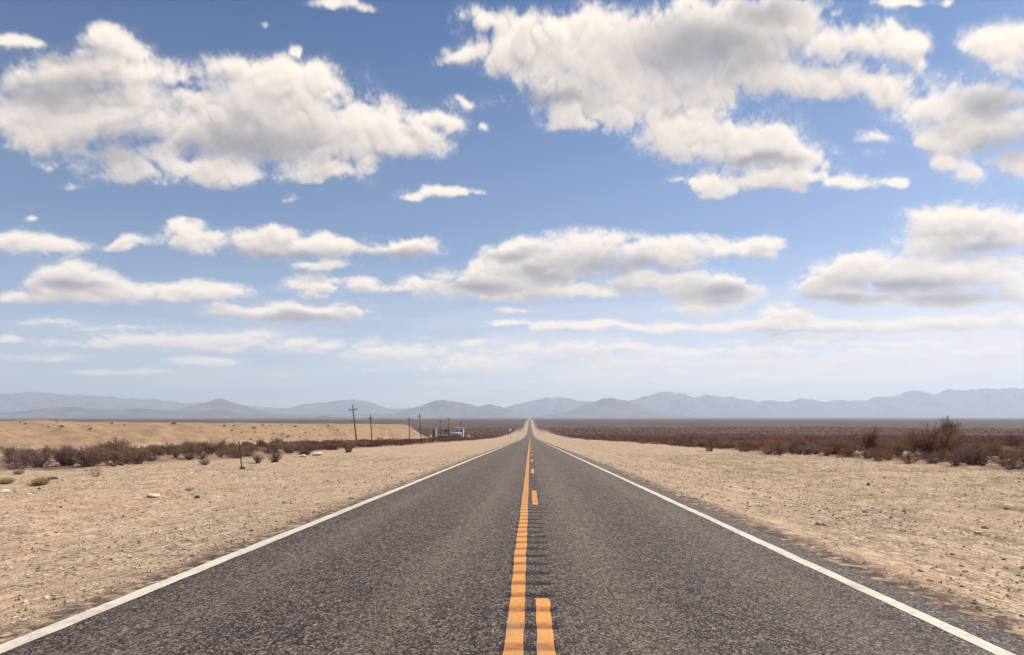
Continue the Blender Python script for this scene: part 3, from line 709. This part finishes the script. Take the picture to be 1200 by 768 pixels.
# rest of the scrub: the 270 or so that show largest are shrubs of their own, the rest one mass
def scatter():
    pts = []
    rng = np.random.default_rng(5)
    def grid(x0, x1, y0, y1, d, keep):
        xs = np.arange(x0, x1, d); ys = np.arange(y0, y1, d); X, Y = np.meshgrid(xs, ys)
        X = (X+rng.uniform(-.48, .48, X.shape)*d).ravel(); Y = (Y+rng.uniform(-.48, .48, Y.shape)*d).ravel()
        px = VX+F_PX*X/np.maximum(Y, 1)
        s = scrub(X, Y)*(.30+.70*(fbm(X/7, Y/7, 3, 51) > -.25))
        ok = (rng.uniform(0, 1, X.shape) < s*keep) & (px > -160) & (px < 1360) & (Y > 22) & (np.abs(X) > 14) & (bank(X, Y) < .03)
        for x, y in zip(X[ok], Y[ok]): pts.append((x, y))
    grid(14, 160, 30, 140, 2.3, .80)
    grid(-60, -14, 24, 140, 2.05, .80)
    grid(14, 330, 140, 330, 3.0, .75); grid(-70, -14, 140, 400, 2.7, .72)
    grid(14, 520, 330, 620, 5.0, .8); grid(-520, -14, 400, 620, 5.0, .8)
    grid(-900, 900, 620, 1300, 9.0, .75)
    out = []
    for x, y in pts:
        if any((x-a)**2+(y-b)**2 < (r+.3)**2 for a, b, r in taken): continue
        size = rng.uniform(.55, 1.10) * (1.05 if x > 0 else .95)
        if rng.uniform() < .12: size *= 1.35
        if rng.uniform() < .22: size *= .6
        if x > 0 and x < 26 and y < 110: size *= .85
        out.append((x, y, size*(1+max(0, y-300)/900)))
    out.sort(key=lambda q: -q[2]/q[1])
    return out
def where(px, x, y):
    if x > 0:
        if px > 1125: return 'rusty brown desert shrub in the scrub right of the largest bush', 'shrubs right of the largest bush'
        if px > 1035: return 'brown shrub around and behind the largest bush on the right', 'shrubs around the largest bush'
        if px > 960: return 'brown desert shrub beside or behind the tall narrow bush on the right', 'shrubs by the tall narrow bush'
        if px > 870: return 'maroon brown shrub in the right hand scrub, left of the tall narrow bush', 'shrubs left of the tall narrow bush'
        if px > 760: return 'maroon brown shrub in the middle stretch of the right hand scrub', 'shrubs in the middle of the right scrub'
        return 'small dark shrub in the far right hand scrub where it nears the road', 'far shrubs right of the road'
    if px < 100: return 'purplish brown shrub near the dome shaped bush at the left edge', 'shrubs around the dome shaped bush'
    if px < 200: return 'purplish shrub below the sandy bank, between the dome bush and the delineator post', 'shrubs under the near end of the bank'
    if px < 290: return 'olive and purple shrub below the sandy bank, behind and left of the delineator post', 'shrubs behind the delineator post'
    if px < 400: return 'dark purple shrub in the row between the delineator post and the nearest utility pole', 'shrubs between post and pole'
    if px < 470: return 'dark shrub in the row at the feet of the two nearest utility poles', 'shrubs at the nearest poles'
    return 'small dark shrub in the far left hand scrub between the poles and the road', 'far shrubs left of the road'
def low_clump(seed, n, w):
    """few-faced clump for the mass of distant scrub: blades and flakes through a rounded volume"""
    rng = np.random.default_rng(seed)
    a = rng.standard_normal((n, 3)); a /= np.linalg.norm(a, axis=1, keepdims=True); a[:, 2] = np.abs(a[:, 2])
    P = a*rng.uniform(.35, 1, (n, 1))**.6*np.array([1.0, 1.0, 1.05]); P[:, 2] += .04
    D = a*.55+rng.standard_normal((n, 3))*.35+np.array([0, 0, .45]); D /= np.linalg.norm(D, axis=1, keepdims=True)
    V, F = tri_blades(P*.86, D, rng.uniform(.22, .50, n), rng.uniform(.6, 1.3, n)*w, rng)
    return V, F
def build_scrub():
    pts = scatter(); n_ind = 300-len(taken)
    kinds = ['open0', 'open1', 'open2', 'open3', 'twiggy0', 'twiggy1', 'open0', 'open3']
    placed = 0; rest = []
    for (x, y, s) in pts:
        px = VX+F_PX*x/y
        if placed < n_ind and -25 < px < 1225:
            lab, grp = where(px, x, y)
            k = random.choice(kinds)
            make_shrub(k, 'desert_shrub', (x, y, float(ground_z(x, y))-.03), random.uniform(0, 6.28),
                       (s*random.uniform(.85, 1.25), s*random.uniform(.85, 1.2), s*random.uniform(.8, 1.1)),
                       random.choice(['leaf', 'leaf', 'rust_leaf'] if x < 0 else ['leaf', 'rust_leaf', 'rust_leaf']), lab, 'shrub', grp)
            placed += 1
        else: rest.append((x, y, s))
    Vs, Fs, Ts, b = [], [], [], 0
    lod = {0: [low_clump(100+i, 420, .045) for i in range(5)], 1: [low_clump(200+i, 130, .09) for i in range(5)], 2: [low_clump(300+i, 34, .22) for i in range(5)]}
    R_ = np.array(rest); Zg = ground_z(R_[:, 0], R_[:, 1])
    for (x, y, s), z in zip(rest, Zg):
        L = 0 if y < 130 else 1 if y < 330 else 2
        V, F = random.choice(lod[L]); t = random.uniform(0, 6.28); c, sn = math.cos(t), math.sin(t)
        W = np.stack([(V[:, 0]*c-V[:, 1]*sn)*s*1.05+x, (V[:, 0]*sn+V[:, 1]*c)*s*1.05+y, V[:, 2]*s*.95+z-.03], -1)
        Vs.append(W); Fs.append(F+b); b += len(V); Ts.append(np.full(len(V), random.random()))
    me = mesh_np('distant_scrub', np.concatenate(Vs), np.concatenate(Fs)); attr(me, 'tone', np.concatenate(Ts)); print('scrub', placed, len(rest), len(me.polygons))
    tag(link('distant_scrub', me, M['scrub']), kind='stuff', label='maroon brown desert scrub covering the plain on both sides of the road')
build_scrub()

# small dark bushes on the bank
def bank_bushes():
    spots = [(72, 500.5, 9), (204, 496, 7), (232, 494.5, 8), (24, 494.5, 4), (30, 496.5, 5), (57, 500, 4), (66, 493, 4), (106, 502, 5), (131, 496, 5), (146, 497.5, 4),
             (263, 499, 5), (274, 499, 5), (298, 501.5, 6), (308, 498, 4), (316, 499, 4), (346, 499.5, 5), (330, 498, 4), (272, 504, 4), (283, 507, 4), (266, 513, 4), (299, 506, 4),
             (320, 508, 5), (331, 508, 4), (312, 502, 4), (358, 507, 4), (368, 503, 4), (375, 510, 4), (338, 511, 5), (294, 515, 5), (273, 514, 5), (352, 512, 4), (385, 499, 4), (396, 504, 4)]
    for px, py, w in spots:
        Zs = np.geomspace(40, 500, 6000); g = ground_z((px-VX)/F_PX*Zs, Zs); sy = VY+F_PX*(CAM_H-g)/Zs
        hit = np.where(sy <= py+.8)[0]
        if not len(hit): continue
        Z = float(Zs[hit[0]]); X = (px-VX)/F_PX*Z
        if bank(X, Z) < .02: continue
        s = w*Z/F_PX/2.0
        near = px < 150
        make_shrub(random.choice(['twiggy0', 'open1', 'twiggy1']), 'bank_bush', (X, Z, float(ground_z(X, Z))-.02), random.uniform(0, 6.28), (s, s, s*.8), 'leaf',
                   'tiny dark bush on the near part of the sandy bank, above the dome shaped bush' if near else 'tiny dark bush dotting the sandy bank left of the nearest utility pole',
                   'bush', 'bushes on the near sandy bank' if near else 'bushes on the far sandy bank')
bank_bushes()

# ------------------------------------------------------------------ grass tussocks, rocks
def tuft_mesh(name, n, r, h, mat, seed, w=.008, droop=.8):
    rng = np.random.default_rng(seed)
    th = rng.uniform(0, 6.283, n); u = rng.uniform(0, 1, n)**.7
    P = np.stack([u*np.cos(th)*r*.35, u*np.sin(th)*r*.35, 0*u], -1)
    D = np.stack([u*np.cos(th)*droop, u*np.sin(th)*droop, np.full(n, .75)], -1)+rng.standard_normal((n, 3))*.16; D[:, 2] = np.abs(D[:, 2]); D /= np.linalg.norm(D, axis=1, keepdims=True)
    L = rng.uniform(.6, 1.05, n)*np.sqrt((r*u)**2+(h*(1-.4*u*u))**2)
    V, F = tri_blades(P, D, L, np.full(n, w), rng)
    me = mesh_np(name, V, F); me.materials.append(mat); return me
def tussock(px, py, w, h, mat, label, seed):
    p = at(px, py); k = p.y/F_PX
    me = tuft_mesh('grass_tussock', 900, w*k/2, h*k, M[mat], seed, w=.014)
    o = link('grass_tussock', me); o.location = p+Vector((0, 0, -.02)); tag(o, label, 'grass tussock')
tussock(47, 569, 22, 13, 'green_straw', 'yellow green grass tussock on the open sand in front of the dome shaped bush', 1)
tussock(1178, 532, 24, 11, 'straw', 'larger pale straw tussock near the right edge, behind the grey one', 2)
tussock(1184, 537, 16, 6, 'green_straw', 'greyish low tussock in front of the pale straw tussock at the right edge', 3)
tussock(1162, 523, 16, 8, 'straw', 'small straw tussock further back, behind the pale tussocks at the right edge', 4)
tussock(7, 567, 18, 9, 'straw', 'pale straw tussock at the left edge of the view', 5)
tussock(22, 556, 12, 7, 'green_straw', 'small yellowish tussock between the left edge and the dome shaped bush', 6)
tussock(222, 575, 12, 4, 'straw', 'flat faint straw tuft behind the lone dark stone', 7)
def rock_data(seed, sub=2, rough=.28, flat=.6):
    import bmesh
    bm = bmesh.new(); bmesh.ops.create_icosphere(bm, subdivisions=sub, radius=1)
    rng = np.random.default_rng(seed); pl = rng.standard_normal((9, 3)); pl /= np.linalg.norm(pl, axis=1, keepdims=True); dd = rng.uniform(.55, .9, 9)
    for v in bm.verts:
        p = np.array(v.co)
        for n_, d_ in zip(pl, dd):
            q = p@n_
            if q > d_: p = p-n_*(q-d_)*.92
        p = p*(1+rough*.2*rng.standard_normal()*.35); p[2] *= flat
        v.co = p
    me = bpy.data.meshes.new('rock'); bm.to_mesh(me); bm.free(); return me
def rock(px, py, w, h, mat, label, seed, name='rock', group=None):
    p = at(px, py); k = p.y/F_PX; me = rock_data(seed, 3)
    o = link(name, me, M[mat]); o.location = p+Vector((0, 0, h*k*.25)); o.scale = (w*k/2, w*k/2.4, h*k/1.1)
    o.rotation_euler.z = seed*1.3; tag(o, label, 'rock', group)
rock(178, 583, 18, 6, 'pale_rock', 'largest pale cream rock on the left gravel', 1)
rock(231, 584, 7, 4, 'dark_rock', 'lone dark brown stone on the left gravel, right of the pale cream rock', 2)
rock(133, 547, 6, 4, 'dark_rock', 'left of two small dark rocks beside the shrub row', 3)
rock(143, 546, 5, 4, 'dark_rock', 'right of two small dark rocks beside the shrub row', 4)
rock(284, 550, 8, 4, 'dark_rock', 'dark rock at the foot of the delineator post', 5)
rock(62, 562, 12, 4, 'dark_rock', 'flat dark rock behind the yellow green tussock', 6)
rock(1072, 536, 11, 4, 'pale_rock', 'pale cream rock under the left side of the largest bush', 7)
rock(355, 536, 10, 5, 'pale_rock', 'pale rock at the shrub row midway to the nearest utility pole', 8)
rock(372, 534, 14, 6, 'pale_rock', 'wide pale rock beside the first, nearer the nearest utility pole', 9)
rock(1018, 569, 5, 3, 'dark_rock', 'small dark stone on open ground below the tall narrow bush', 10)
rock(1147, 625, 12, 3, 'pale_rock', 'flat whitish stone on the right gravel near the right edge', 11)
rock(1180, 597, 7, 3, 'dark_rock', 'dark stone on the right gravel near the right edge', 12)
rock(4, 577, 14, 4, 'pale_rock', 'pale stone in the stony strip at the left edge', 13)
rock(34, 580, 9, 3, 'pale_rock', 'pale stone in the stony strip, second from the left edge', 14)

def gravel():
    """loose stones on both shoulders"""
    rng = np.random.default_rng(77); base = []
    for s in range(6):
        V = np.array([(1, 0, 0), (-1, 0, 0), (0, 1, 0), (0, -1, 0), (0, 0, 1), (0, 0, -1)], float)*rng.uniform(.55, 1.1, (6, 1))+rng.standard_normal((6, 3))*.16
        base.append(V)
    F = np.array([(0, 2, 4), (2, 1, 4), (1, 3, 4), (3, 0, 4), (2, 0, 5), (1, 2, 5), (3, 1, 5), (0, 3, 5)])
    n = 90000
    # even over the picture rather than over the land, so that near ground is not bare and far ground not crowded
    y = 3.4*(60/3.4)**(rng.uniform(0, 1, n)**.85); side = rng.uniform(0, 1, n) < .5
    far = 4.15+np.abs(rng.standard_normal(n))*0+rng.uniform(0, 1, n)**1.3*np.minimum(27, y*.95+3)
    x = np.where(side, -far-.05, far-.22)
    dens = fbm(x/2.2, y/3.5, 3, 61); ok = rng.uniform(-1.1, .9, n) < dens
    x, y = x[ok], y[ok]; n = len(x); z = ground_z(x, y)
    s = np.clip(rng.lognormal(-4.42, .60, n), .005, .06)*np.clip((y/9)**.35, .60, 1.35)
    th = rng.uniform(0, 6.283, n); c, sn = np.cos(th), np.sin(th)
    B = np.array(base)[rng.integers(0, 6, n)]*s[:, None, None]*np.array([1, 1, .7])
    W = np.stack([B[..., 0]*c[:, None]-B[..., 1]*sn[:, None]+x[:, None], B[..., 0]*sn[:, None]+B[..., 1]*c[:, None]+y[:, None], B[..., 2]+z[:, None]+s[:, None]*.25], -1)
    Fa = (F[None]+(np.arange(n)*6)[:, None, None]).reshape(-1, 3)
    tag(link('gravel', mesh_np('gravel', W.reshape(-1, 3), Fa), M['stone']), kind='stuff', label='loose gravel and small stones strewn on both shoulders')
gravel()
def ground_cover():
    """low dead straw and litter on the right hand flat and round the shrubs"""
    rng = np.random.default_rng(78); n = 9500
    y = rng.uniform(12, 62, n); x = np.where(rng.uniform(0, 1, n) < .72, rng.uniform(9, 34, n), -rng.uniform(9, 34, n))
    ok = fbm(x/2.6, y/2.6, 3, 63) > -.1+.5*rng.uniform(-1, 1, n); x, y = x[ok], y[ok]; z = ground_z(x, y)
    Vs, Fs, b = [], [], 0
    for i in range(len(x)):
        m = rng.integers(10, 26); r = rng.uniform(.05, .2)
        th = rng.uniform(0, 6.283, m); P = np.stack([x[i]+np.cos(th)*r*rng.uniform(0, 1, m), y[i]+np.sin(th)*r*rng.uniform(0, 1, m), np.full(m, z[i]-.01)], -1)
        D = np.stack([np.cos(th), np.sin(th), rng.uniform(.3, 1.4, m)], -1); D /= np.linalg.norm(D, axis=1, keepdims=True)
        V, F = tri_blades(P, D, rng.uniform(.05, .16, m), np.full(m, .012), rng); Vs.append(V); Fs.append(F+b); b += len(V)
    me = mesh_np('dry_grass', np.concatenate(Vs), np.concatenate(Fs))
    tag(link('dry_grass', me, M['straw']), kind='stuff', label='short dead straw growing thinly over the gravel flats')
ground_cover()

# ------------------------------------------------------------------ delineator post
def delineator():
    p = at(283.5, 550); k = p.y/F_PX; H = 33*k
    r = empty('delineator_post', p, rot=(0, R(-6.5), 0)); tag(r, 'slim dark metal delineator post leaning left on the left gravel shoulder', 'roadside post')
    MB().box(-.028, .028, -.012, .012, -.3, H, .006).build('post', M['steel'], r)
    MB().box(-.05, .05, -.026, -.014, H-.22, H-.02, .004).build('marker_plate', M['plate'], r)
    for z in (H-.17, H-.07): MB().tube([(0, -.032, z), (0, -.012, z)], .010, 8).build('bolt', M['steel'], r)
M['plate'] = simple('scuffed_marker_plate', (.16, .14, .17), (.30, .27, .29), 12, .5, metal=.4)
delineator()

# ------------------------------------------------------------------ utility poles
def utility_pole(px_top, py_top, X, arm, label, tilt=0.0, px_base=None):
    Z = None
    Z = X*F_PX/(px_top-VX) if px_base is None else X*F_PX/(px_base-VX)
    g = float(ground_z(X, Z)); H = CAM_H+(VY-py_top)*Z/F_PX-g
    r = empty('utility_pole', (X, Z, g), rot=(0, tilt, R(random.uniform(-2, 2)))); tag(r, label, 'utility pole', 'utility poles left of the road')
    wd = .16
    MB().tube([(0, 0, -.6), (0, 0, H*.5), (0, 0, H)], [wd*1.12, wd*.95, wd*.72], 12).build('pole', M['wood'], r, True)
    za = H-arm[1]; w = arm[0]
    a = MB().box(-w/2, w/2, -.20, -.07, za-.08, za+.08, .012).build('crossarm', M['wood'], r)
    for s in (-1, 1):
        MB().tube([(s*w*.30, -.22, za-.03), (s*.03, -.15, za-.75)], .025, 6).build('brace', M['steel'], r)
    for x in (-w*.46, -w*.28, w*.28, w*.46):
        MB().tube([(x, -.135, za+.08), (x, -.135, za+.16), (x, -.135, za+.18), (x, -.135, za+.30)], [.03, .03, .07, .045], 8).build('insulator', M['insulator'], a)
    MB().tube([(0, 0, H), (0, 0, H+.16), (0, 0, H+.30)], [.05, .07, .03], 8).build('top_pin', M['insulator'], r)
utility_pole(413.6, 475, -40.5, (2.2, 1.0), 'nearest and tallest utility pole, leaning left, with one crossarm', R(-6.2), 418)
utility_pole(434.3, 487, -46.5, (1.5, .9), 'second nearest utility pole, short crossarm, against the sandy bank', R(-3.5), 436)
utility_pole(480.2, 489.6, -46.5, (1.5, .8), 'utility pole before the far end of the sandy bank, third from the left', R(-2))
utility_pole(492.0, 484.6, -41, (1.7, 1.0), 'taller utility pole at the far end of the sandy bank, fourth from the left', R(-3.5), 493.5)
utility_pole(516.0, 491.7, -46.5, (1.4, .8), 'faint utility pole between the pale portal and the yellow cabin, fifth from the left')
utility_pole(525.6, 489.8, -41, (1.6, .9), 'utility pole rising over the yellow cabin')
utility_pole(539.8, 493.7, -46, (1.4, .8), 'farthest utility pole, above the flat roofed beige building')

# ------------------------------------------------------------------ round sign
def round_sign():
    X, Z = -6.5, 223.0; g = float(ground_z(X, Z)); zc = CAM_H-(504-VY)*Z/F_PX-g; rad = .54
    r = empty('road_sign', (X, Z, g)); tag(r, 'round pale road sign on a thin post beside the left road edge, far ahead', 'road sign')
    MB().tube([(0, 0, -.3), (0, 0, zc+rad*.7)], .045, 8).build('post', M['steel'], r)
    me = MB(); me.tube([(0, -.09, zc), (0, -.055, zc)], rad, 32); me.build('sign_plate', M['sign'], r)
    rim = MB(); n = 32
    pts = [(math.cos(t)*rad, -.075, zc+math.sin(t)*rad) for t in np.linspace(0, 2*math.pi, n+1)]
    for a, b in zip(pts[:-1], pts[1:]): rim.tube([a, b], .028, 6, False)
    rim.build('rim', M['steel2'], r)
M['sign'] = simple('pale_sign_face', (.78, .66, .64), (.70, .60, .58), 4, .45, spec=.5)
M['steel2'] = simple('grey_steel', (.32, .31, .31), (.26, .25, .26), 10, .5, metal=.5)
round_sign()

# ------------------------------------------------------------------ buildings and plant beyond the end of the bank
M['beige'] = simple('beige_render', (.62, .50, .42), (.54, .43, .36), 1.2, .9)
M['bluegrey'] = simple('blue_grey_sheet', (.40, .41, .44), (.32, .33, .36), 1.5, .8)
M['yellow'] = simple('yellow_sheet', (.46, .32, .10), (.38, .26, .08), 1.5, .6)
M['palegrey'] = simple('pale_grey_sheet', (.56, .53, .51), (.46, .44, .43), 1.5, .7)
M['darkopen'] = simple('dark_glass', (.10, .09, .09), (.13, .12, .12), 1, .2, spec=.5)
M['roof'] = simple('pale_roof_sheet', (.66, .57, .50), (.58, .49, .43), 1.0, .7)
M['grit'] = simple('pale_sand', (.44, .34, .24), (.36, .28, .19), 1.5, .95, .4, 6)
def place(px, Z): X = (px-VX)/F_PX*Z; return X, Z, float(ground_z(X, Z))
def win(mb_name, x0, x1, y, z0, z1, par, fr='palegrey'):
    f = MB()
    for a in ((x0-.07, x1+.07, z0-.07, z0), (x0-.07, x1+.07, z1, z1+.07), (x0-.07, x0, z0, z1), (x1, x1+.07, z0, z1)): f.box(a[0], a[1], y-.05, y, a[2], a[3])
    w = f.build(mb_name, M[fr], par); MB().box(x0, x1, y-.02, y-.003, z0, z1).build('pane', M['darkopen'], w)
def buildings():
    Z = 410; k = Z/F_PX
    x, y, g = place(538, Z); r = empty('flat_roofed_building', (x, y, g)); tag(r, 'small flat roofed beige building beyond the end of the sandy bank', 'building')
    MB().box(-2.5, 2.5, 0, 5, -.5, 6.1).build('wall', M['beige'], r)
    MB().box(-2.9, 2.9, -.4, 5.4, 6.1, 6.4).build('roof', M['roof'], r)
    win('window', -1.9, -.7, 0, 3.9, 4.9, r); win('window', .7, 1.9, 0, 3.9, 4.9, r)
    d = MB().box(1.2, 2.1, -.06, -.003, 0, 2.1).build('door', M['palegrey'], r); MB().box(1.3, 1.38, -.12, -.06, 1.0, 1.15).build('handle', M['steel'], d)
    MB().box(-2.5, 2.5, -.10, -.003, 3.0, 3.25).build('ledge', M['roof'], r)
    x, y, g = place(534.5, Z-9); t = empty('water_tank', (x, y, g)); tag(t, 'blue grey horizontal tank on saddles in front of the beige building', 'tank')
    MB().tube([(-3.3, 0, 2.2), (-3.1, 0, 2.2), (-2.9, 0, 2.2), (2.9, 0, 2.2), (3.1, 0, 2.2), (3.3, 0, 2.2)], [.7, 1.15, 1.35, 1.35, 1.15, .7], 24).build('shell', M['bluegrey'], t, True)
    for s in (-1, 1): MB().box(s*2-.25, s*2+.25, -1.1, 1.1, -.3, 1.25).build('saddle', M['palegrey'], t)
    MB().tube([(0, 0, 3.5), (0, 0, 3.8)], .35, 12).build('hatch', M['palegrey'], t)
    x, y, g = place(524, Z+14); c = empty('site_cabin', (x, y, g)); tag(c, 'yellow cabin on legs left of the beige building, at the foot of a pole', 'cabin')
    MB().box(-2.1, 2.1, 0, 2.6, 3.0, 5.7).build('wall', M['yellow'], c)
    MB().box(-2.3, 2.3, -.2, 2.8, 5.7, 5.95).build('roof', M['yellow'], c)
    win('window', -1.5, .3, 0, 3.9, 5.0, c, 'yellow')
    for sx in (-1.9, 1.9):
        for sy in (.2, 2.4): MB().box(sx-.1, sx+.1, sy-.1, sy+.1, -.3, 3.0).build('leg', M['steel'], c)
    x, y, g = place(508, Z+10); p = empty('shed_portal', (x, y, g)); tag(p, 'tall pale grey shed with a dark doorway, just past the end of the bank', 'shed')
    mb = MB(); mb.box(-1.7, -.55, 0, 2.5, -.3, 6.6); mb.box(.55, 1.7, 0, 2.5, -.3, 6.6); mb.box(-.55, .55, 0, 2.5, 5.4, 6.6); mb.box(-.55, .55, 2.2, 2.45, -.3, 5.4); mb.build('wall', M['palegrey'], p)
    MB().box(-1.9, 1.9, -.2, 2.7, 6.6, 6.8).build('roof', M['palegrey'], p)
    MB().box(-.5, .5, .5, .6, -.1, 5.3).build('door', M['darkopen'], p)
    x, y, g = place(521, Z-4); w = empty('flatbed_trailer', (x, y, g)); tag(w, 'long low grey flatbed trailer standing left of the tank', 'trailer')
    MB().box(-4.6, 4.0, -1.2, 1.2, 1.5, 2.0, .03).build('deck', M['palegrey'], w)
    for s in (-3.6, -2.4, 2.6):
        MB().tube([(s, -1.25, .5), (s, -.95, .5)], .5, 16).build('wheel', M['steel'], w); MB().tube([(s, .95, .5), (s, 1.25, .5)], .5, 16).build('wheel', M['steel'], w)
    MB().box(-4.4, 3.8, -.5, .5, 1.0, 1.5).build('chassis', M['steel'], w)
    for px, w_, h_, lab in ((550.5, 13, 3.2, 'long pale sand heap right of the beige building'), (504, 12, 3.0, 'pale sand heap at the foot of the bank beside the grey shed')):
        x, y, g = place(px, Z-14); n = 40; V = []; F = []
        hw = w_*k/2*1.1; hh = 2.3 if px > 520 else 2.2
        for j in range(14):
            for i in range(n):
                a = i/(n-1)*2-1; b = j/13*2-1; rr = math.hypot(a, b)
                V.append((a*hw, b*2.6, (max(0, 1-rr*rr)**1.5)*hh*(.8+.35*math.sin(a*5+px))*(1+.25*float(fbm(a*3+px, b*3, 3, 4)))-.25))
        for j in range(13):
            for i in range(n-1): F.append((j*n+i, j*n+i+1, (j+1)*n+i+1, (j+1)*n+i))
        o = link('sand_heap', mesh_np('sand_heap', np.array(V), np.array(F), True), M['grit']); o.location = (x, y, g); tag(o, lab, 'sand heap')
    x, y, g = place(542.4, 300); q = empty('marker_stake', (x, y, g)); tag(q, 'short yellowish marker stake in the scrub before the beige building', 'stake')
    MB().tube([(0, 0, -.2), (0, 0, 2.2)], .12, 8).build('stake', M['yellow'], q); MB().box(-.2, .2, -.14, -.12, 1.5, 2.2).build('marker_plate', M['palegrey'], q)
buildings()
